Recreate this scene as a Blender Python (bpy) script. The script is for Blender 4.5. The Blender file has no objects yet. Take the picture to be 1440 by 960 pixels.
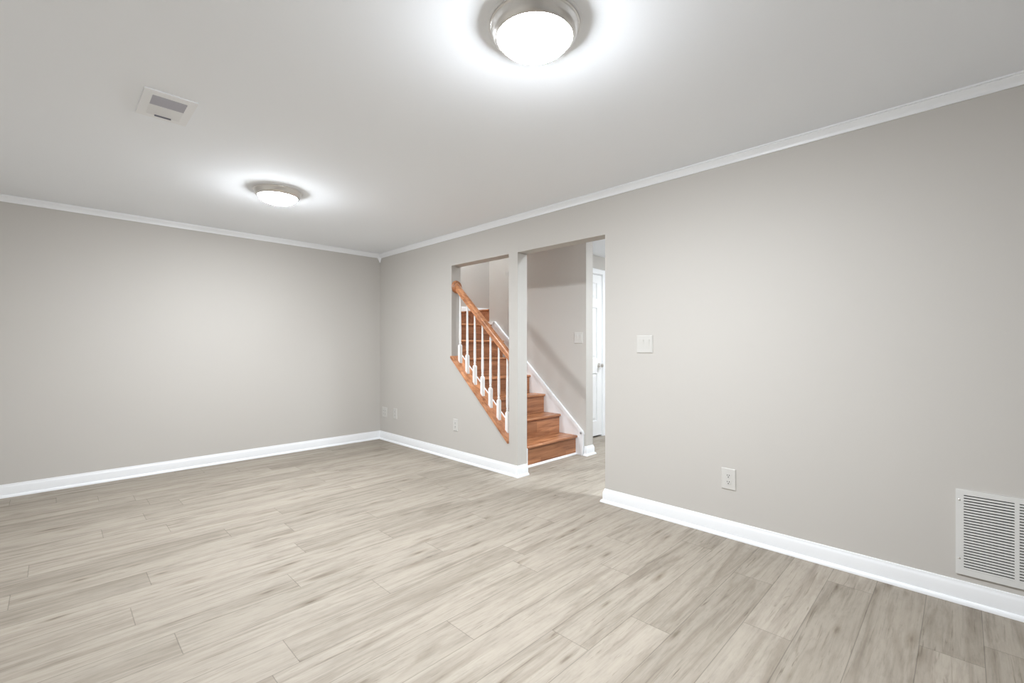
import bpy, bmesh, math, random
from mathutils import Vector, Matrix

# ------------------------------------------------------------ camera, world, exposure
scene = bpy.context.scene
COL = scene.collection
cam_d = bpy.data.cameras.new('camera')
cam_d.sensor_width = 36.0
cam_d.lens = 36.0 * 639.0 / 1440.0
cam_d.shift_y = 7.0 / 1440.0
cam_d.clip_start = 0.02
cam = bpy.data.objects.new('camera', cam_d)
COL.objects.link(cam)
cam.location = (0, 0, 1.22)
cam.rotation_euler = (math.radians(90), 0, math.radians(-45.2))
scene.camera = cam

world = bpy.data.worlds.new('world')
scene.world = world
world.use_nodes = True
world.node_tree.nodes['Background'].inputs['Color'].default_value = (0.75, 0.8, 0.9, 1)
world.node_tree.nodes['Background'].inputs['Strength'].default_value = 0.3

scene.view_settings.view_transform = 'Standard'
scene.view_settings.look = 'None'
scene.view_settings.gamma = 1.0
scene.view_settings.use_curve_mapping = False
scene.view_settings.exposure = 0.0

LAMP = 606.0        # glass dome emission, room lamps
HALL_FILL = 440.0  # strength of the added fill near the foot of the stairs
STAIRWELL_FILL = 760.0  # strength of the added fill at the top of the stairwell

H = 2.44           # ceiling height
XR = 3.05          # face of the long right wall
XRB = 3.177        # its other face
YF = 5.5           # face of the far wall
XL, YB = -1.0, -1.6
XS, XSB = 4.19, 4.317   # wall beyond the stairs
YS0, YS1 = 2.992, 4.60

# ------------------------------------------------------------ materials
def nt(name):
    m = bpy.data.materials.new(name)
    m.use_nodes = True
    t = m.node_tree
    b = t.nodes['Principled BSDF']
    return m, t, b

def N(t, kind, **kw):
    n = t.nodes.new(kind)
    for k, v in kw.items():
        setattr(n, k, v)
    return n

def paint(name, col, rough=0.6, bump=0.02, scale=220.0, metal=0.0, spec=0.35, mottling=0.0):
    m, t, b = nt(name)
    b.inputs['Base Color'].default_value = (*col, 1)
    b.inputs['Roughness'].default_value = rough
    b.inputs['Metallic'].default_value = metal
    b.inputs['Specular IOR Level'].default_value = spec
    tc = N(t, 'ShaderNodeTexCoord')
    nz = N(t, 'ShaderNodeTexNoise')
    nz.inputs['Scale'].default_value = scale
    nz.inputs['Detail'].default_value = 3
    t.links.new(tc.outputs['Object'], nz.inputs['Vector'])
    if bump:
        bp = N(t, 'ShaderNodeBump')
        bp.inputs['Strength'].default_value = bump
        bp.inputs['Distance'].default_value = 0.002
        t.links.new(nz.outputs['Fac'], bp.inputs['Height'])
        t.links.new(bp.outputs['Normal'], b.inputs['Normal'])
    if mottling:
        n2 = N(t, 'ShaderNodeTexNoise')
        n2.inputs['Scale'].default_value = 1.7
        n2.inputs['Detail'].default_value = 4
        t.links.new(tc.outputs['Object'], n2.inputs['Vector'])
        mx = N(t, 'ShaderNodeMix', data_type='RGBA')
        mx.inputs['A'].default_value = (*[c * (1 - mottling) for c in col], 1)
        mx.inputs['B'].default_value = (*[min(1, c * (1 + mottling)) for c in col], 1)
        t.links.new(n2.outputs['Fac'], mx.inputs['Factor'])
        t.links.new(mx.outputs['Result'], b.inputs['Base Color'])
    return m

M_WALL = paint('greige_wall_paint', (0.558, 0.533, 0.500), 0.75, 0.05, 320, mottling=0.008)
M_CEIL = paint('flat_white_ceiling_paint', (0.915, 0.94, 0.975), 0.9, 0.05, 260, spec=0.2)
M_TRIM = paint('semi_gloss_white_trim', (0.86, 0.87, 0.885), 0.35, 0.01, 90, spec=0.5)
M_BALU = paint('gloss_white_baluster', (0.88, 0.88, 0.865), 0.3, 0.01, 90, spec=0.5)
M_PLATE = paint('white_plastic_plate', (0.62, 0.605, 0.575), 0.3, 0.0, spec=0.5)
M_GRILLE = paint('white_enamel_grille', (0.70, 0.695, 0.675), 0.4, 0.01, 90, spec=0.5)
M_DARK = paint('dark_recess', (0.035, 0.033, 0.03), 0.8, 0.0)
M_DUCT = paint('galvanized_duct_grey', (0.27, 0.27, 0.31), 0.5, 0.02, 60, metal=0.3)
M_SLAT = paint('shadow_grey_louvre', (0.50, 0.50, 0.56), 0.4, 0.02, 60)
M_NICKEL = paint('brushed_nickel', (0.76, 0.74, 0.71), 0.28, 0.06, 500, metal=1.0)
M_SLOT = paint('socket_slot_black', (0.03, 0.03, 0.03), 0.6, 0.0)
M_DOOR = paint('white_door_paint', (0.88, 0.885, 0.89), 0.35, 0.01, 90, spec=0.5)

def glass_mat(name, strength, tint=(0.91, 0.955, 1.0)):
    m, t, b = nt(name)
    b.inputs['Base Color'].default_value = (0.95, 0.94, 0.92, 1)
    b.inputs['Roughness'].default_value = 0.3
    b.inputs['Emission Color'].default_value = (*tint, 1)
    # frosted bowl is hottest underneath, where it faces the bulbs, and weaker on its flanks
    ge = N(t, 'ShaderNodeNewGeometry'); sp = N(t, 'ShaderNodeSeparateXYZ')
    t.links.new(ge.outputs['True Normal'], sp.inputs[0])
    mr = N(t, 'ShaderNodeMapRange')
    mr.inputs['From Min'].default_value = -0.62; mr.inputs['From Max'].default_value = -0.99
    mr.inputs['To Min'].default_value = strength * 0.08; mr.inputs['To Max'].default_value = strength
    t.links.new(sp.outputs['Z'], mr.inputs['Value'])
    t.links.new(mr.outputs['Result'], b.inputs['Emission Strength'])
    # slight frosting variation in the glass
    tc = N(t, 'ShaderNodeTexCoord')
    nz = N(t, 'ShaderNodeTexNoise')
    nz.inputs['Scale'].default_value = 30
    bp = N(t, 'ShaderNodeBump')
    bp.inputs['Strength'].default_value = 0.02
    t.links.new(tc.outputs['Object'], nz.inputs['Vector'])
    t.links.new(nz.outputs['Fac'], bp.inputs['Height'])
    t.links.new(bp.outputs['Normal'], b.inputs['Normal'])
    return m

M_GLASS = glass_mat('lit_frosted_glass', LAMP)
M_GLASS_FAR = glass_mat('lit_frosted_glass_far', LAMP * 0.83)
M_FILL_DOOR = glass_mat('fill_glow_door', 290.0)  # glow of the added fill in front of the door
M_FILL_HALL = glass_mat('fill_glow_hall', HALL_FILL, (0.84, 0.93, 1.0))
M_FILL_STAIRWELL = glass_mat('fill_glow_stairwell', STAIRWELL_FILL, (0.86, 0.94, 1.0))

def floor_mat():
    """Light greige oak planks; per-plank tone from a colour attribute, seams from plank UVs in metres."""
    m, t, b = nt('greige_oak_plank')
    L = t.links.new
    at = N(t, 'ShaderNodeAttribute', attribute_name='plank')   # r,g,b random per plank
    sep = N(t, 'ShaderNodeSeparateColor')
    L(at.outputs['Color'], sep.inputs['Color'])
    geo = N(t, 'ShaderNodeTexCoord')
    mul = N(t, 'ShaderNodeVectorMath', operation='MULTIPLY')
    mul.inputs[1].default_value = (37.0, 53.0, 71.0)
    L(at.outputs['Color'], mul.inputs[0])
    add = N(t, 'ShaderNodeVectorMath', operation='ADD')
    L(geo.outputs['Object'], add.inputs[0])
    L(mul.outputs['Vector'], add.inputs[1])
    def mapping(sx, sy):
        mp = N(t, 'ShaderNodeMapping')
        mp.inputs['Scale'].default_value = (sx, sy, 1)
        L(add.outputs['Vector'], mp.inputs['Vector'])
        return mp
    def noise(mp, scale, detail, rough, dist):
        n = N(t, 'ShaderNodeTexNoise')
        n.inputs['Scale'].default_value = scale
        n.inputs['Detail'].default_value = detail
        n.inputs['Roughness'].default_value = rough
        n.inputs['Distortion'].default_value = dist
        L(mp.outputs['Vector'], n.inputs['Vector'])
        return n
    broad = noise(mapping(0.9, 10.0), 1.0, 5, 0.6, 1.8)      # wide cathedral streaks
    fine = noise(mapping(3.0, 90.0), 1.0, 5, 0.6, 0.5)       # fine grain
    blot = noise(mapping(3.0, 6.0), 1.0, 5, 0.6, 1.2)        # cloudy wear
    # knots
    kn = N(t, 'ShaderNodeTexVoronoi')
    kn.inputs['Scale'].default_value = 1.0
    kn.inputs['Randomness'].default_value = 1.0
    kmp = mapping(1.9, 8.5)
    kd = N(t, 'ShaderNodeMix', data_type='VECTOR')
    kd.inputs['Factor'].default_value = 0.10
    L(kmp.outputs['Vector'], kd.inputs['A'])
    L(blot.outputs['Color'], kd.inputs['B'])
    L(kd.outputs['Result'], kn.inputs['Vector'])
    def ramp(src, stops):
        r = N(t, 'ShaderNodeValToRGB')
        e = r.color_ramp.elements
        e[0].position, e[0].color = stops[0][0], (*stops[0][1], 1)
        e[1].position, e[1].color = stops[-1][0], (*stops[-1][1], 1)
        for p, c in stops[1:-1]:
            x = e.new(p); x.color = (*c, 1)
        L(src, r.inputs['Fac'])
        return r
    g = lambda v: (v, v, v)
    base = ramp(broad.outputs['Fac'], [(0.27, (0.242, 0.207, 0.169)), (0.40, (0.302, 0.263, 0.218)),
                                       (0.52, (0.359, 0.317, 0.266)), (0.75, (0.391, 0.347, 0.294))])
    streak = noise(mapping(1.6, 30.0), 1.0, 4, 0.62, 3.0)     # sparse narrow dark streaks
    f1 = ramp(fine.outputs['Fac'], [(0.28, g(0.85)), (0.48, g(1.0)), (0.75, g(1.04))])
    f2 = ramp(blot.outputs['Fac'], [(0.28, g(0.90)), (0.50, g(1.0)), (0.75, g(1.03))])
    f3 = ramp(kn.outputs['Distance'], [(0.02, (0.50, 0.46, 0.42)), (0.07, (0.80, 0.78, 0.755)), (0.20, g(1.0))])
    def mulc(a, c, fac=1.0):
        x = N(t, 'ShaderNodeMix', data_type='RGBA', blend_type='MULTIPLY')
        x.inputs['Factor'].default_value = fac
        L(a, x.inputs['A']); L(c, x.inputs['B'])
        return x.outputs['Result']
    c = mulc(base.outputs['Color'], f1.outputs['Color'])
    c = mulc(c, f2.outputs['Color'])
    f4 = ramp(streak.outputs['Fac'], [(0.27, (0.62, 0.60, 0.575)), (0.41, g(1.0)), (1.0, g(1.0))])
    c = mulc(c, f4.outputs['Color'])
    c = mulc(c, f3.outputs['Color'])
    spk = noise(mapping(12.0, 70.0), 1.0, 4, 0.65, 0.3)
    f5 = ramp(spk.outputs['Fac'], [(0.32, g(0.90)), (0.48, g(1.0)), (0.70, g(1.04))])
    c = mulc(c, f5.outputs['Color'])
    k2 = N(t, 'ShaderNodeTexVoronoi'); k2.inputs['Scale'].default_value = 1.0
    kd2 = N(t, 'ShaderNodeMix', data_type='VECTOR'); kd2.inputs['Factor'].default_value = 0.16
    L(mapping(2.6, 13.0).outputs['Vector'], kd2.inputs['A']); L(spk.outputs['Color'], kd2.inputs['B'])
    L(kd2.outputs['Result'], k2.inputs['Vector'])
    f6 = ramp(k2.outputs['Distance'], [(0.03, (0.60, 0.57, 0.54)), (0.10, (0.88, 0.87, 0.855)), (0.20, g(1.0))])
    c = mulc(c, f6.outputs['Color'])
    tone = ramp(sep.outputs['Red'], [(0.0, (0.885, 0.88, 0.87)), (0.4, (0.98, 0.98, 0.975)), (1.0, (1.05, 1.05, 1.05))])
    c = mulc(c, tone.outputs['Color'])
    # seams
    uv = N(t, 'ShaderNodeUVMap', uv_map='edge')     # u = dist to long edge, v = dist to end, metres
    su = N(t, 'ShaderNodeSeparateXYZ')
    L(uv.outputs['UV'], su.inputs[0])
    ua = N(t, 'ShaderNodeMath', operation='ABSOLUTE'); L(su.outputs['X'], ua.inputs[0])
    ub = N(t, 'ShaderNodeMath', operation='SUBTRACT'); ub.inputs[0].default_value = 0.094; L(ua.outputs[0], ub.inputs[1])
    mn = N(t, 'ShaderNodeMath', operation='PINGPONG'); mn.inputs[1].default_value = 0.635
    L(su.outputs['Y'], mn.inputs[0])
    mm = N(t, 'ShaderNodeMath', operation='MINIMUM'); L(ub.outputs[0], mm.inputs[0]); L(mn.outputs[0], mm.inputs[1])
    seam = N(t, 'ShaderNodeMapRange'); seam.interpolation_type = 'SMOOTHSTEP'
    seam.inputs['From Min'].default_value = 0.0007; seam.inputs['From Max'].default_value = 0.0024
    seam.inputs['To Min'].default_value = 0.66; seam.inputs['To Max'].default_value = 1.0
    L(mm.outputs[0], seam.inputs['Value'])
    sm = N(t, 'ShaderNodeMix', data_type='RGBA')
    sm.inputs['A'].default_value = (0.0, 0.0, 0.0, 1)
    L(seam.outputs['Result'], sm.inputs['Factor'])
    L(c, sm.inputs['B'])
    L(sm.outputs['Result'], b.inputs['Base Color'])
    b.inputs['Roughness'].default_value = 0.62
    b.inputs['Specular IOR Level'].default_value = 0.25
    bp = N(t, 'ShaderNodeBump'); bp.inputs['Strength'].default_value = 0.15; bp.inputs['Distance'].default_value = 0.001
    hb = N(t, 'ShaderNodeMath', operation='ADD')
    L(seam.outputs['Result'], hb.inputs[0]); L(fine.outputs['Fac'], hb.inputs[1])
    L(hb.outputs[0], bp.inputs['Height'])
    L(bp.outputs['Normal'], b.inputs['Normal'])
    return m

def stair_mat(name, axis, mult=1.0, rough=0.28, stripe=0.075):
    """orange-brown laminate; grain runs along axis (0 = X, 1 = Y)"""
    m, t, b = nt(name)
    L = t.links.new
    tc = N(t, 'ShaderNodeTexCoord')
    mp = N(t, 'ShaderNodeMapping')
    mp.inputs['Scale'].default_value = (2.2, 26, 26) if axis == 0 else (30, 3.0, 22)
    L(tc.outputs['Object'], mp.inputs['Vector'])
    n1 = N(t, 'ShaderNodeTexNoise'); n1.inputs['Scale'].default_value = 1.0
    n1.inputs['Detail'].default_value = 6; n1.inputs['Roughness'].default_value = 0.6; n1.inputs['Distortion'].default_value = 0.8
    L(mp.outputs['Vector'], n1.inputs['Vector'])
    r = N(t, 'ShaderNodeValToRGB')
    e = r.color_ramp.elements
    e[0].position = 0.25; e[0].color = (0.17 * mult, 0.058 * mult, 0.024 * mult, 1)
    e[1].position = 0.78; e[1].color = (0.62 * mult, 0.305 * mult, 0.155 * mult, 1)
    x = e.new(0.48); x.color = (0.42 * mult, 0.183 * mult, 0.088 * mult, 1)
    L(n1.outputs['Fac'], r.inputs['Fac'])
    # strips of differing boards
    br = N(t, 'ShaderNodeTexBrick')
    br.inputs['Scale'].default_value = 1.0
    br.inputs['Brick Width'].default_value = 0.42
    br.inputs['Row Height'].default_value = stripe
    br.inputs['Mortar Size'].default_value = 0.0
    br.inputs['Color1'].default_value = (0.72, 0.68, 0.66, 1)
    br.inputs['Color2'].default_value = (1.18, 1.18, 1.15, 1)
    cmb = N(t, 'ShaderNodeCombineXYZ')
    sp = N(t, 'ShaderNodeSeparateXYZ')
    L(tc.outputs['Object'], sp.inputs[0])
    yz = N(t, 'ShaderNodeMath', operation='ADD')
    L(sp.outputs['Y'], yz.inputs[0]); L(sp.outputs['Z'], yz.inputs[1])
    if axis == 0:
        L(sp.outputs['X'], cmb.inputs[0]); L(yz.outputs[0], cmb.inputs[1])
    else:
        L(sp.outputs['Y'], cmb.inputs[0]); L(sp.outputs['X'], cmb.inputs[1])
    L(cmb.outputs[0], br.inputs['Vector'])
    mx = N(t, 'ShaderNodeMix', data_type='RGBA', blend_type='MULTIPLY')
    mx.inputs['Factor'].default_value = 0.8
    L(r.outputs['Color'], mx.inputs['A']); L(br.outputs['Color'], mx.inputs['B'])
    L(mx.outputs['Result'], b.inputs['Base Color'])
    b.inputs['Roughness'].default_value = rough
    return m

M_FLOOR = floor_mat()
M_TREAD = stair_mat('orange_brown_tread_laminate', 0, 1.0, 0.25)
M_RISER = stair_mat('orange_brown_riser_laminate', 0, 0.95, 0.35, 0.11)
M_RAIL = stair_mat('golden_oak_rail', 1, 1.15, 0.3, 0.5)
M_NOSE = M_TREAD

# ------------------------------------------------------------ mesh helpers
def obj(name, bm, mat, parent=None, smooth=False, bevel=0.0, autosmooth=None):
    bmesh.ops.recalc_face_normals(bm, faces=bm.faces)
    me = bpy.data.meshes.new(name)
    bm.to_mesh(me); bm.free()
    for mm in (mat if isinstance(mat, (list, tuple)) else [mat]):
        me.materials.append(mm)
    o = bpy.data.objects.new(name, me)
    COL.objects.link(o)
    if smooth:
        for p in me.polygons:
            p.use_smooth = True
    if autosmooth is not None:
        for p in me.polygons:
            p.use_smooth = True
        me.set_sharp_from_angle(angle=math.radians(autosmooth))
    if bevel:
        md = o.modifiers.new('bevel', 'BEVEL')
        md.width = bevel; md.segments = 2; md.limit_method = 'ANGLE'
    if parent:
        o.parent = parent
    return o

def box(bm, x0, x1, y0, y1, z0, z1, mi=0):
    v = [bm.verts.new(p) for p in ((x0,y0,z0),(x1,y0,z0),(x1,y1,z0),(x0,y1,z0),(x0,y0,z1),(x1,y0,z1),(x1,y1,z1),(x0,y1,z1))]
    for f in ((0,3,2,1),(4,5,6,7),(0,1,5,4),(1,2,6,5),(2,3,7,6),(3,0,4,7)):
        fc = bm.faces.new([v[i] for i in f]); fc.material_index = mi

def prism(bm, ring0, ring1, mi=0):
    a = [bm.verts.new(p) for p in ring0]; b = [bm.verts.new(p) for p in ring1]
    n = len(a)
    fs = [bm.faces.new(a), bm.faces.new(b[::-1])]
    for i in range(n):
        fs.append(bm.faces.new([a[i], b[i], b[(i+1) % n], a[(i+1) % n]]))
    for f in fs: f.material_index = mi

def prism_x(bm, yz, x0, x1, mi=0):
    prism(bm, [(x0, y, z) for y, z in yz], [(x1, y, z) for y, z in yz], mi)

def lathe(bm, prof, seg=64, mi=0, centre=(0,0,0), axis='z'):
    cx, cy, cz = centre
    def P(r, z, a):
        if axis == 'z': return (cx + r*math.cos(a), cy + r*math.sin(a), cz + z)
        if axis == 'y': return (cx + r*math.cos(a), cy + z, cz + r*math.sin(a))
        return (cx + z, cy + r*math.cos(a), cz + r*math.sin(a))
    rings = []
    for r, z in prof:
        if r < 1e-6:
            rings.append([bm.verts.new(P(0, z, 0))])
        else:
            rings.append([bm.verts.new(P(r, z, 2*math.pi*i/seg)) for i in range(seg)])
    for A, B in zip(rings, rings[1:]):
        for i in range(seg):
            j = (i+1) % seg
            if len(A) == 1 and len(B) == 1: continue
            if len(A) == 1: f = bm.faces.new([A[0], B[i], B[j]])
            elif len(B) == 1: f = bm.faces.new([A[i], B[0], A[j]])
            else: f = bm.faces.new([A[i], B[i], B[j], A[j]])
            f.material_index = mi

def sweep(bm, path, prof, flip=False):
    """sweep profile [(out, up)] along a horizontal polyline with mitred corners.
    out is measured to the left of the path direction (right when flip)."""
    n = len(path); rings = []
    for i in range(n):
        p = Vector(path[i])
        d0 = (p - Vector(path[i-1])).normalized() if i else None
        d1 = (Vector(path[i+1]) - p).normalized() if i < n-1 else None
        d0 = d0 or d1; d1 = d1 or d0
        n0 = Vector((-d0.y, d0.x)); n1 = Vector((-d1.y, d1.x))
        m = (n0 + n1).normalized(); m = m / max(0.2, m.dot(n0))
        if flip: m = -m
        rings.append([bm.verts.new((p.x + m.x*o, p.y + m.y*o, z)) for o, z in prof])
    k = len(prof)
    for A, B in zip(rings, rings[1:]):
        for i in range(k):
            bm.faces.new([A[i], A[(i+1) % k], B[(i+1) % k], B[i]])
    bm.faces.new(rings[0]); bm.faces.new(rings[-1][::-1])

def struct(o):
    o['kind'] = 'structure'
    return o

def tag(o, label, cat, group=None):
    o['label'] = label; o['category'] = cat
    if group: o['group'] = group
    return o

def empty(name, loc, rot=(0,0,0)):
    o = bpy.data.objects.new(name, None)
    COL.objects.link(o); o.location = loc; o.rotation_euler = rot
    o.empty_display_size = 0.1
    return o

B = bmesh.new

# ------------------------------------------------------------ floor (planks run along X)
random.seed(11)
W, Y0, LEN = 0.188, -0.06, 1.27
joints = {0: 2.49, 2: 2.84, 3: 2.15, 4: 2.59, 5: 1.84, 6: 1.51, 7: 2.16, 8: 2.5, 9: 0.57, 11: 1.17, 12: 0.36,
          13: 0.88, 14: 0.25, 15: 1.05, 16: 0.35, 18: 0.8, 19: -0.1, 20: 0.54, 21: 0.22, 24: 0.52, 27: 0.01}
bm = B()
uvl = bm.loops.layers.uv.new('edge')
cl = bm.loops.layers.float_color.new('plank')
FX0, FX1 = XL - 0.1, 6.6
FY0, FY1 = YB - 0.1, YF + 0.12
for k in range(-5, 31):
    ya, yb = Y0 + W*k, Y0 + W*(k+1)
    yc = (ya + yb) / 2
    ya_, yb_ = max(ya, FY0), min(yb, FY1)
    if yb_ <= ya_: continue
    j = joints.get(k, random.uniform(0, LEN))
    x = j - LEN*math.ceil((j - FX0)/LEN)
    while x < FX1:
        xa, xb = max(x, FX0), min(x + LEN, FX1)
        if xb > xa:
            rc = (random.random(), random.random(), random.random(), 1)
            f = bm.faces.new([bm.verts.new((px, py, 0)) for px, py in ((xa,ya_),(xb,ya_),(xb,yb_),(xa,yb_))])
            for lp in f.loops:
                lp[uvl].uv = (lp.vert.co.y - yc, lp.vert.co.x - x)
                lp[cl] = rc
        x += LEN
fl = obj('floor', bm, M_FLOOR)
struct(fl)

# ------------------------------------------------------------ ceiling, walls
ZS, YW = 4.9, 4.0       # open stairwell rising to the floor above
bm = B()
box(bm, XL - 0.12, XRB, YB - 0.12, YF + 0.12, H, H + 0.1)
box(bm, XRB, 6.6, YB - 0.12, YW, H, H + 0.1)
box(bm, 5.72, 6.6, YW, YF + 0.12, H, H + 0.1)
box(bm, XR, 5.72, YW - 0.12, YF + 0.12, ZS, ZS + 0.1)
struct(obj('ceiling', bm, M_CEIL))
bm = B(); box(bm, XL - 0.12, 6.6, YF, YF + 0.12, 0, H)
struct(obj('wall_far', bm, M_WALL))
bm = B(); box(bm, XL - 0.12, XL, YB, YF, 0, H)
struct(obj('wall_left', bm, M_WALL))
bm = B()
box(bm, XR, XRB, YW, YF, H + 0.1, ZS)
box(bm, XR, 5.72, YW - 0.12, YW, H + 0.1, ZS)
box(bm, XR, 5.72, YF, YF + 0.12, H, ZS)
box(bm, XS, XSB, YW, YS1, H, ZS)
box(bm, XSB, 5.6, YS1 - 0.127, YS1, H, ZS)
box(bm, 5.6, 5.72, YW, YF, H, ZS)
struct(obj('wall_stairwell', bm, M_WALL))
bm = B(); box(bm, XL - 0.12, 6.6, YB - 0.12, YB, 0, H)
struct(obj('wall_back', bm, M_WALL))

YJ0 = 1.997      # near jamb of the doorway
YP0, YP1 = 2.954, 3.070   # post between the openings
YO = 3.957       # far jamb of the stair opening
ZO = 2.10        # top of both openings
capb = lambda y: 0.68 + 0.90 * (y - 3.497)      # underside of the sloping cap
def poly_wall(polys, x0, x1):
    bm = B()
    for p in polys: prism_x(bm, p, x0, x1)
    return bm
struct(obj('wall_right', poly_wall([
    [(YB, 0), (YJ0, 0), (YJ0, H), (YB, H)],
    [(YJ0, ZO), (YP0, ZO), (YP0, H), (YJ0, H)],
    [(YP0, 0), (YP1, 0), (YP1, H), (YP0, H)],
    [(YP1, 0), (YO, 0), (YO, capb(YO)), (YP1, capb(YP1))],
    [(YP1, ZO), (YO, ZO), (YO, H), (YP1, H)],
    [(YO, 0), (YF, 0), (YF, H), (YO, H)],
], XR, XRB), M_WALL))
# wall on the far side of the stairs
bm = B(); box(bm, XS, XSB, YS0, YS1, 0, H)
struct(obj('wall_stairs', bm, M_WALL))
# return wall carrying on behind the upper landing, and hall end wall with the white door
YD = 3.50
bm = B(); box(bm, XSB, 5.6, YS1 - 0.127, YS1, 0, H)
struct(obj('wall_landing_side', bm, M_WALL))
bm = B(); box(bm, 5.6, 5.72, YD + 0.12, YF, 0, H)
struct(obj('wall_landing_end', bm, M_WALL))
DX0, DX1, DH = 4.50, 5.262, 2.185
bm = B()
box(bm, XSB, DX0 - 0.02, YD, YD + 0.12, 0, H)
box(bm, DX1 + 0.02, 6.6, YD, YD + 0.12, 0, H)
box(bm, DX0 - 0.02, DX1 + 0.02, YD, YD + 0.12, DH + 0.02, H)
struct(obj('wall_hall_end', bm, M_WALL))
bm = B(); box(bm, 6.5, 6.6, YB, YD, 0, H)
struct(obj('wall_hall_side', bm, M_WALL))

# ------------------------------------------------------------ baseboards
def base_prof(s=1.0):
    return [(0, 0), (0.030, 0), (0.030, 0.004), (0.028, 0.012), (0.022, 0.019), (0.0145, 0.021), (0.0145, 0.074),
            (0.0125, 0.079), (0.0125, 0.083), (0.009, 0.088), (0.0065, 0.097), (0.0055, 0.103), (0, 0.105)]
def baseboard(name, path, flip):
    bm = B(); sweep(bm, path, base_prof(), flip)
    struct(obj(name, bm, M_TRIM, autosmooth=35))
baseboard('baseboard_far', [(XL, YF), (XR, YF)], True)
baseboard('baseboard_right', [(XR, YF), (XR, YP0), (XRB + 0.002, YP0)], True)
baseboard('baseboard_near', [(XRB, 0.0), (XRB, YJ0), (XR, YJ0), (XR, YB)], True)
baseboard('baseboard_back', [(XR, YB), (XL, YB)], True)
baseboard('baseboard_left', [(XL, YB), (XL, YF)], True)
baseboard('baseboard_stair_wall', [(XS, YS0 + 0.018), (XS, YS0), (XSB, YS0), (XSB, YD)], True)
baseboard('baseboard_hall', [(DX1 + 0.085, YD), (6.5, YD)], True)
bm = B(); sweep(bm, [(4.24, YF), (5.6, YF)], [(a, b + 1.734) for a, b in base_prof()], True)
struct(obj('baseboard_landing', bm, M_TRIM, autosmooth=35))

# ------------------------------------------------------------ crown moulding
crown = [(0, H), (0, H-0.052), (0.007, H-0.052), (0.009, H-0.047), (0.009, H-0.043), (0.012, H-0.036), (0.018, H-0.026),
         (0.025, H-0.018), (0.028, H-0.014), (0.028, H-0.010), (0.033, H-0.008), (0.033, H)]
bm = B()
sweep(bm, [(XL, YB), (XR, YB), (XR, YF), (XL, YF), (XL, YB)], crown)
struct(obj('trim_1', bm, M_TRIM, autosmooth=35))
# small tapered filler block in the far corner, under the crown
bm = B()
s = 0.028
top = [(XR, YF, H-0.045), (XR - 0.040, YF, H-0.045), (XR - 0.026, YF - 0.026, H-0.045), (XR, YF - 0.040, H-0.045)]
bot = [(XR, YF, H-0.108), (XR - 0.006, YF, H-0.108), (XR - 0.004, YF - 0.004, H-0.108), (XR, YF - 0.006, H-0.108)]
prism(bm, top, bot)
struct(obj('trim_2', bm, M_TRIM))

# ------------------------------------------------------------ stairs
RISE, RUN, NY = 0.2165, 0.2385, 3.097      # nosing of the first tread at NY
SX0, SX1 = 3.206, 4.172
NOSE = 0.026
LZ = 7 * RISE                               # first landing
stairs = empty('staircase', (3.69, NY + 0.03, 0))
tag(stairs, 'orange-brown wood staircase climbing behind the spindled wall opening', 'staircase')
def part(name, bm, mat, parent, **kw):
    o = obj(name, bm, mat, None, **kw)
    # keep world placement of the mesh data while parenting
    o.parent = parent
    o.matrix_parent_inverse = Matrix.Translation(parent.location).inverted()
    return o
def tread_profile(y, z, depth, th=0.028):
    r = th / 2
    pts = []
    for i in range(9):
        a = math.pi/2 + math.pi * i / 8
        pts.append((y + r + r*math.cos(a), z - r + r*math.sin(a)))
    pts += [(y + depth, z - th), (y + depth, z)]
    return pts
for n in range(1, 8):
    y = NY + RUN*(n-1); z = RISE*n
    depth = RUN + NOSE + 0.004
    if n < 7:
        bm = B(); prism_x(bm, tread_profile(y, z, depth), SX0, SX1)
        part('tread', bm, M_TREAD, stairs, autosmooth=35)
    else:
        bm = B(); prism_x(bm, tread_profile(y, z, YF - 0.002 - y), SX0, 4.1895)
        part('landing', bm, M_TREAD, stairs, autosmooth=35)
    bm = B(); box(bm, SX0, SX1, y + NOSE, y + NOSE + 0.016, z - RISE, z - 0.028)
    part('riser', bm, M_RISER, stairs)
# upper flight turning right off the landing
bm = B(); upper = empty('upper_stair_flight', (4.21, 5.05, LZ))
tag(upper, 'single wooden step turning right at the top of the stairs', 'stairs')
box(bm, 4.192, 4.208, YS1 + 0.002, YF - 0.002, LZ, LZ + RISE - 0.028)
part('riser', bm, M_RISER, upper)
bm = B()
pr = [(x - 3.0, z) for x, z in tread_profile(3.0, LZ + RISE, 1.35)]
prism(bm, [(4.172 + a, YS1 + 0.002, z) for a, z in pr], [(4.172 + a, YF - 0.002, z) for a, z in pr])
part('tread', bm, M_TREAD, upper, autosmooth=35)
# white quarter-round at the foot of the first riser
bm = B()
q = [(NY + NOSE, 0)] + [(NY + NOSE - 0.019*math.cos(a), 0.019*math.sin(a)) for a in [i*math.pi/12 for i in range(7)]]
prism_x(bm, q, XRB + 0.024, SX1)
struct(obj('trim_3', bm, M_TRIM, autosmooth=40))

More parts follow.
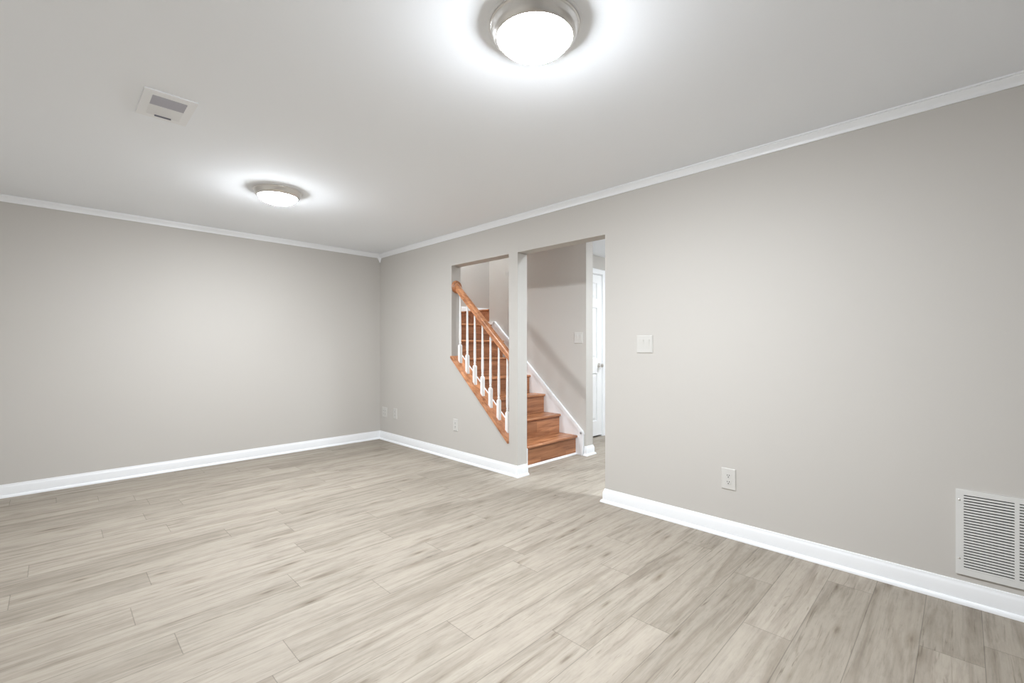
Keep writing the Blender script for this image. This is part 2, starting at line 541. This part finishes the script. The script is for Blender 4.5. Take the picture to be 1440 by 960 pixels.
# skirt board against the far stair wall with its moulded top
sk = lambda y: 1.022 + 0.898 * (y - 3.885)
bm = B()
ycur = [(3.022, 0.0)]
for i in range(7):      # rounded shoulder at the foot
    a = math.pi - i * (math.pi - 2.30) / 6
    ycur.append((3.022 + 0.05 + 0.05*math.cos(a), 0.235 + 0.05*math.sin(a)))
y_up = 4.475
body = ycur + [(y_up, sk(y_up)), (YS1, sk(y_up)), (YS1, 0.9), (3.16, 0.0)]
prism_x(bm, body, SX1, XS)
struct(obj('trim_4', bm, M_TRIM))
bm = B()
edge = ycur[1:] + [(y_up, sk(y_up)), (YS1, sk(y_up))]
t_ = 0.030
for (ya, za), (yb, zb) in zip(edge, edge[1:]):
    d = Vector((yb - ya, zb - za)).normalized(); nx = Vector((-d.y, d.x))
    prism_x(bm, [(ya + nx.x*0.006, za + nx.y*0.006), (yb + nx.x*0.006, zb + nx.y*0.006),
                 (yb - nx.x*t_, zb - nx.y*t_), (ya - nx.x*t_, za - nx.y*t_)], SX1 - 0.008, XS)
box(bm, SX1 - 0.008, SX1 - 0.0001, 3.020, 3.05, 0.0, 0.235)
struct(obj('trim_5', bm, M_TRIM))

# skirt board on the knee wall side
bm = B()
ct = lambda y: capb(y) + 0.024
prism_x(bm, [(YP1, 0.0), (YP1 - 0.10, 0.0), (YP1 - 0.10, ct(YP1 - 0.10) + 0.004), (YO, ct(YO) + 0.004), (YS1 + 0.2, ct(YS1 + 0.2)), (YS1 + 0.2, 0.9)], XRB + 0.018, SX0)
struct(obj('trim_6', bm, M_TRIM))

# ------------------------------------------------------------ balustrade
rail = empty('stair_railing', (3.112, YP1, 0))
tag(rail, 'wooden handrail over white turned spindles on a sloping wood cap', 'railing')
bm = B()
prism_x(bm, [(YP1 + 0.001, capb(YP1)), (YO - 0.001, capb(YO)), (YO - 0.001, ct(YO)), (YP1 + 0.001, ct(YP1))], XR - 0.022, XRB + 0.017)
part('sloping_cap', bm, M_RAIL, rail, bevel=0.003)
RX = 3.112
rz = lambda y: 1.144 + 0.908 * (y - 3.135)
# moulded handrail section
half = [(0.0, 0.043), (0.010, 0.042), (0.020, 0.036), (0.027, 0.026), (0.030, 0.012), (0.0295, 0.000), (0.024, -0.008),
        (0.0205, -0.016), (0.0205, -0.024), (0.024, -0.030), (0.024, -0.043), (0.0, -0.043)]
sec = half + [(-a, b) for a, b in half[-2:0:-1]]
bm = B()
ye = YO - 0.020
prism(bm, [(RX + a, YP1 + 0.001, rz(YP1) + b) for a, b in sec], [(RX + a, ye, rz(ye) + b) for a, b in sec])
part('handrail', bm, M_RAIL, rail, autosmooth=30)
bm = B()
lathe(bm, [(0, 0), (0.060, 0), (0.068, -0.004), (0.071, -0.010), (0.068, -0.016), (0.058, -0.018), (0.052, -0.021), (0, -0.022)],
      40, 0, (0, 0, 0), 'y')
ro = obj('rosette', bm, M_RAIL, rail, autosmooth=30)
ro.location = (RX - 3.112, YO - 0.0005 - YP1, 1.872)

def baluster(y):
    zb = ct(y)
    zt = rz(y) - 0.040
    bm = B()
    hw = 0.0165
    # square block with foot cut to the slope
    zl = zb + 0.175
    low = [(-hw, ct(y - hw)), (hw, ct(y + hw))]
    v = []
    for sx in (-hw, hw):
        for dy, zz in low: v.append(bm.verts.new((RX + sx, y + dy, zz)))
        for dy in (-hw, hw): v.append(bm.verts.new((RX + sx, y + dy, zl)))
    a0, a1, a2, a3, b0, b1, b2, b3 = v
    for f in ((a0,a1,a3,a2),(b0,b2,b3,b1),(a0,a2,b2,b0),(a1,b1,b3,a3),(a0,b0,b1,a1),(a2,a3,b3,b2)):
        bm.faces.new(f)
    # chamfered shoulder into the turning
    s4 = [(-hw, -hw), (hw, -hw), (hw, hw), (-hw, hw)]
    prism(bm, [(RX + p, y + q_, zl) for p, q_ in s4], [(RX + p*0.55, y + q_*0.55, zl + 0.018) for p, q_ in s4])
    zs = zl + 0.016
    hh = zt - zs
    prof = [(0.0, 0), (0.0095, 0), (0.0095, 0.006), (0.0125, 0.010), (0.0135, 0.015), (0.0125, 0.020), (0.0105, 0.023),
            (0.0105, 0.030), (0.0125, 0.045), (0.0135, 0.075), (0.0135, 0.12), (0.0120, 0.25), (0.0105, 0.40), (0.0092, hh), (0, hh + 0.004)]
    lathe(bm, prof, 16, 0, (RX, y, zs), 'z')
    return part('baluster', bm, M_BALU, rail, autosmooth=40)
for y in (3.885, 3.763, 3.641, 3.519, 3.397, 3.275, 3.153):
    baluster(y)

# ------------------------------------------------------------ hall door, casing
bm = B()
DY = YD + 0.004
box(bm, DX0, DX1, DY + 0.014, DY + 0.040, 0.022, DH)
st = 0.105
cols = [(DX0, DX0 + st), ((DX0 + DX1)/2 - 0.05, (DX0 + DX1)/2 + 0.05), (DX1 - st, DX1)]
rails = [(0.022, 0.22), (0.86, 1.06), (1.74, 1.86), (2.07, DH)]
for a, b in cols: box(bm, a, b, DY, DY + 0.016, 0.022, DH)
for a, b in rails:
    for (c0, c1), (c2, c3) in zip(cols, cols[1:]): box(bm, c1, c2, DY, DY + 0.016, a, b)
for (r0, r1), (r2, r3) in zip(rails, rails[1:]):
    for (c0, c1), (c2, c3) in zip(cols, cols[1:]):
        g = 0.012; i2 = 0.045
        A = [(c1+g, DY+0.014, r1+g), (c2-g, DY+0.014, r1+g), (c2-g, DY+0.014, r2-g), (c1+g, DY+0.014, r2-g)]
        C = [(c1+i2, DY+0.003, r1+i2), (c2-i2, DY+0.003, r1+i2), (c2-i2, DY+0.003, r2-i2), (c1+i2, DY+0.003, r2-i2)]
        prism(bm, A, C)
door = struct(obj('door_1', bm, M_DOOR))
bm = B()
lathe(bm, [(0, 0.0), (0.030, 0.0), (0.033, -0.004), (0.030, -0.009), (0.013, -0.012), (0.011, -0.030), (0.018, -0.036),
           (0.027, -0.045), (0.0285, -0.055), (0.024, -0.064), (0.012, -0.069), (0, -0.070)], 32, 0, (DX1 - 0.07, DY, 0.965), 'y')
knob = obj('door_knob', bm, M_NICKEL, door, autosmooth=40)
knob['label'] = 'round satin nickel knob'
# threshold darkness under the door comes from the gap itself; casing:
bm = B()
cw = 0.062
cp = [(0, 0), (0, -0.011), (0.012, -0.013), (0.02, -0.010), (0.045, -0.014), (0.056, -0.018), (cw, -0.018), (cw, 0)]
def casing_leg(x, sgn):
    prism(bm, [(x + sgn*a, YD + b, 0) for a, b in cp], [(x + sgn*a, YD + b, DH + 0.012 + a) for a, b in cp])
casing_leg(DX1 + 0.012, 1); casing_leg(DX0 - 0.012, -1)
prism(bm, [(DX0 - 0.012 - a, YD + b, DH + 0.012 + a) for a, b in cp], [(DX1 + 0.012 + a, YD + b, DH + 0.012 + a) for a, b in cp])
# jambs
box(bm, DX1 + 0.004, DX1 + 0.02, YD, YD + 0.12, 0, DH + 0.02)
box(bm, DX0 - 0.02, DX0 - 0.004, YD, YD + 0.12, 0, DH + 0.02)
box(bm, DX0 - 0.02, DX1 + 0.02, YD, YD + 0.12, DH + 0.005, DH + 0.02)
struct(obj('trim_7', bm, M_TRIM))
# dark closet behind the door
bm = B(); box(bm, DX0 - 0.1, DX1 + 0.1, YD + 0.14, YD + 0.16, 0, H)
struct(obj('wall_closet', bm, M_WALL))

# ------------------------------------------------------------ ceiling lights and added fill lights
def light(x, y, label, glassmat, group=None, z=H):
    e = empty('ceiling_light', (x, y, z))
    tag(e, label, 'light', group)
    bm = B()
    lathe(bm, [(0, 0), (0.179, 0), (0.181, -0.0015), (0.179, -0.003), (0.174, -0.0035), (0.172, -0.005), (0, -0.005)], 96)
    obj('ceiling_plate', bm, M_TRIM, e, autosmooth=40)
    bm = B()
    lathe(bm, [(0.150, -0.004), (0.168, -0.004), (0.171, -0.005), (0.1725, -0.008), (0.171, -0.012), (0.168, -0.013), (0.166, -0.016),
               (0.162, -0.033), (0.155, -0.044), (0.148, -0.052), (0.145, -0.054), (0.141, -0.052), (0.141, -0.04), (0.150, -0.004)], 96)
    obj('metal_pan', bm, M_NICKEL, e, autosmooth=50)
    bm = B()
    prof = []
    for i in range(15):
        a = math.pi/2 * i / 14
        prof.append((0.1375*math.cos(a), -0.047 - 0.056*math.sin(a)))
    prof[-1] = (0, prof[-1][1])
    lathe(bm, [(0.1375, -0.035)] + prof, 96)
    g = obj('glass_dome', bm, glassmat, e, smooth=True)
    g['label'] = 'glowing frosted glass bowl'
    return e
light(1.287, 1.157, 'flush metal-rimmed ceiling light nearest the camera, at the top edge of the photo', M_GLASS)
light(1.235, 3.815, 'smaller-looking flush ceiling light farther away, near the far wall on the left', M_GLASS_FAR)
light(3.48, 1.2, 'added out-of-view fill light in the side hall, brightening the stair wall', M_FILL_HALL)  # added fixture, out of view, to lift the side wall of the stairs
light(5.4, 2.2, 'added out-of-view fill light in the side hall, brightening the white door', M_FILL_DOOR)  # added fixture, out of view, to whiten the hall door
light(3.75, 4.45, 'added out-of-view fill light high in the stairwell, brightening the upper walls', M_FILL_STAIRWELL, z=ZS)  # added fixture, out of view, to light the upper stair and landing walls

# ------------------------------------------------------------ ceiling vent
vx0, vx1, vy0, vy1 = 0.297, 0.510, 2.722, 3.050
ox0, ox1, oy0, oy1 = 0.334, 0.474, 2.772, 3.008
vent = empty('ceiling_vent', ((vx0+vx1)/2, (vy0+vy1)/2, H))
tag(vent, 'white rectangular air vent set in the ceiling', 'vent')
bm = B()
zf = H - 0.006
for (a, b, c, d) in ((vx0, ox0, vy0, vy1), (ox1, vx1, vy0, vy1), (ox0, ox1, vy0, oy0), (ox0, ox1, oy1, vy1)):
    box(bm, a, b, c, d, zf, H)
ym = (oy0 + oy1)/2
box(bm, ox0, ox1, ym - 0.006, ym + 0.006, zf + 0.0005, H - 0.0005)
part('frame', bm, M_TRIM, vent, bevel=0.0)
bm = B(); box(bm, ox0, ox1, oy0, oy1, H - 0.0012, H - 0.0002)
part('duct_opening', bm, M_DUCT, vent)
def slats(y0, y1, lean, n, w):
    bm = B()
    for i in range(n):
        y = y0 + (y1 - y0)*(i + 0.5)/n
        dy, dz = w, 0.0055
        a = (y - dy*lean, H - 0.0016 - dz); c = (y + dy*lean, H - 0.0016)
        prism_x(bm, [a, (a[0] + 0.0012, a[1]), (c[0] + 0.0012, c[1]), c], ox0, ox1)
    return bm
part('louvre', slats(oy0, ym - 0.006, -1, 4, 0.0100), M_SLAT, vent)
part('louvre', slats(ym + 0.006, oy1, -1, 9, 0.0075), M_TRIM, vent)
bm = B(); box(bm, ox0 + 0.035, ox0 + 0.105, oy1 - 0.004, oy1 + 0.002, zf - 0.006, zf + 0.002)
part('damper_lever', bm, M_DUCT, vent)

# ------------------------------------------------------------ return air grille on the right wall
gz0, gz1 = 0.137, 0.540
gy1, gy0 = 0.026, -0.369
gr = empty('return_air_grille', (XR, (gy0 + gy1)/2, gz0))
tag(gr, 'large white louvred return air grille low on the right wall', 'vent')
zb0, zb1 = 0.165, 0.516
bays = [(-0.164, -0.002), (-0.341, -0.179)]
bm = B()
xf = XR - 0.009
def fb(y0, y1, z0, z1): box(bm, xf, XR - 0.0002, y0, y1, z0, z1)
fb(gy0, gy1, gz0, zb0); fb(gy0, gy1, zb1, gz1)
fb(-0.002, gy1, zb0, zb1); fb(gy0, -0.341, zb0, zb1); fb(-0.179, -0.164, zb0, zb1)
part('frame', bm, M_GRILLE, gr)
bm = B(); box(bm, XR - 0.002, XR - 0.0004, -0.345, 0.0, zb0 - 0.002, zb1 + 0.002)
part('backing', bm, M_DARK, gr)
for (y0, y1) in bays:
    bm = B()
    ns = 27; p = (zb1 - zb0)/ns
    for i in range(ns):
        z = zb0 + p*i
        prism(bm, [(xf + 0.0004, y0, z + p*0.02), (xf + 0.0004, y0, z + p*0.64), (XR - 0.004, y0, z + p*0.60), (XR - 0.004, y0, z + p*0.06)],
                  [(xf + 0.0004, y1, z + p*0.02), (xf + 0.0004, y1, z + p*0.64), (XR - 0.004, y1, z + p*0.60), (XR - 0.004, y1, z + p*0.06)])
    part('louvre_panel', bm, M_GRILLE, gr)
for z in (0.490, 0.212):
    bm = B(); lathe(bm, [(0, -0.0115), (0.003, -0.0112), (0.0048, -0.009), (0.0048, -0.008)], 16, 0, (XR, 0.0135, z), 'x')
    part('screw', bm, M_NICKEL, gr, smooth=True)

# ------------------------------------------------------------ outlets and switches
def plate_mesh(w, h, d=0.0065):
    bm = B()
    # bevelled cover plate, front facing local -X, centred on origin
    A = [(0, -w/2, -h/2), (0, w/2, -h/2), (0, w/2, h/2), (0, -w/2, h/2)]
    i = 0.004
    m1 = [(-d*0.55, y, z) for _, y, z in A]
    C = [(-d, y - math.copysign(i, y), z - math.copysign(i, z)) for _, y, z in A]
    a = [bm.verts.new(p) for p in A]; b = [bm.verts.new(p) for p in m1]; c = [bm.verts.new(p) for p in C]
    for P, Q in ((a, b), (b, c)):
        for k in range(4): bm.faces.new([P[k], P[(k+1) % 4], Q[(k+1) % 4], Q[k]])
    bm.faces.new(a); bm.faces.new(c)
    return bm
def socket(parent, y, z, d=0.0065):
    bm = B()
    n = 24; R = 0.0165
    ring = []
    for k in range(n):
        a = 2*math.pi*k/n
        yy = R*math.cos(a); zz = max(-0.0138, min(0.0138, R*math.sin(a)))
        ring.append((yy, zz))
    prism(bm, [(-d + 0.0005, y + p, z + q) for p, q in ring], [(-d - 0.002, y + p, z + q) for p, q in ring])
    for yy, hh in ((-0.0062, 0.0040), (0.0062, 0.0034)):
        box(bm, -d - 0.0024, -d - 0.0019, y + yy - 0.0017, y + yy + 0.0017, z + 0.004 - hh, z + 0.004 + hh, 1)
    lathe(bm, [(0, -d - 0.0024), (0.0034, -d - 0.0024), (0.0034, -d - 0.0019)], 12, 1, (0, y, z - 0.0078), 'x')
    return obj('socket', bm, [M_PLATE, M_SLOT], parent)
def outlet(y, z, label, w=0.080, h=0.130, wallx=XR, gangs=1):
    e = empty('wall_outlet', (wallx, y, z))
    tag(e, label, 'outlet')
    obj('cover_plate', plate_mesh(w, h), M_PLATE, e)
    offs = [0] if gangs == 1 else [-0.023, 0.023]
    for o_ in offs:
        socket(e, o_, 0.0205); socket(e, o_, -0.0205)
        bm = B(); lathe(bm, [(0, -0.0078), (0.0022, -0.0076), (0.003, -0.0065)], 12, 0, (0, o_, 0), 'x')
        obj('screw', bm, M_PLATE, e, smooth=True)
    return e
outlet(1.068, 0.371, 'white duplex outlet on the right wall between doorway and grille', 0.087, 0.135)
outlet(3.885, 0.374, 'white wall outlet below the sloping stair opening')
outlet(5.115, 0.368, 'white wall outlet near the corner, right one of two')
outlet(5.375, 0.362, 'wide double wall outlet closest to the corner, left one of two', 0.12, 0.13, XR, 2)

def switch(x, y, z, label, w, h):
    e = empty('light_switch', (x, y, z))
    tag(e, label, 'light switch')
    obj('cover_plate', plate_mesh(w, h), M_PLATE, e)
    for o_ in (-0.0235, 0.0235):
        bm = B()
        hw_, hh_ = 0.0165, 0.0335
        prism(bm, [(-0.006, o_ - hw_, -hh_), (-0.0068, o_ - hw_, -hh_), (-0.0078, o_ - hw_, 0), (-0.0112, o_ - hw_, hh_), (-0.006, o_ - hw_, hh_)],
                  [(-0.006, o_ + hw_, -hh_), (-0.0068, o_ + hw_, -hh_), (-0.0078, o_ + hw_, 0), (-0.0112, o_ + hw_, hh_), (-0.006, o_ + hw_, hh_)])
        obj('rocker', bm, M_PLATE, e)
    return e
switch(XR, 1.656, 1.237, 'white double rocker switch plate right of the doorway', 0.128, 0.128)
switch(XS, 3.094, 1.319, 'white rocker switch plate on the wall beyond the stairs', 0.118, 0.126)
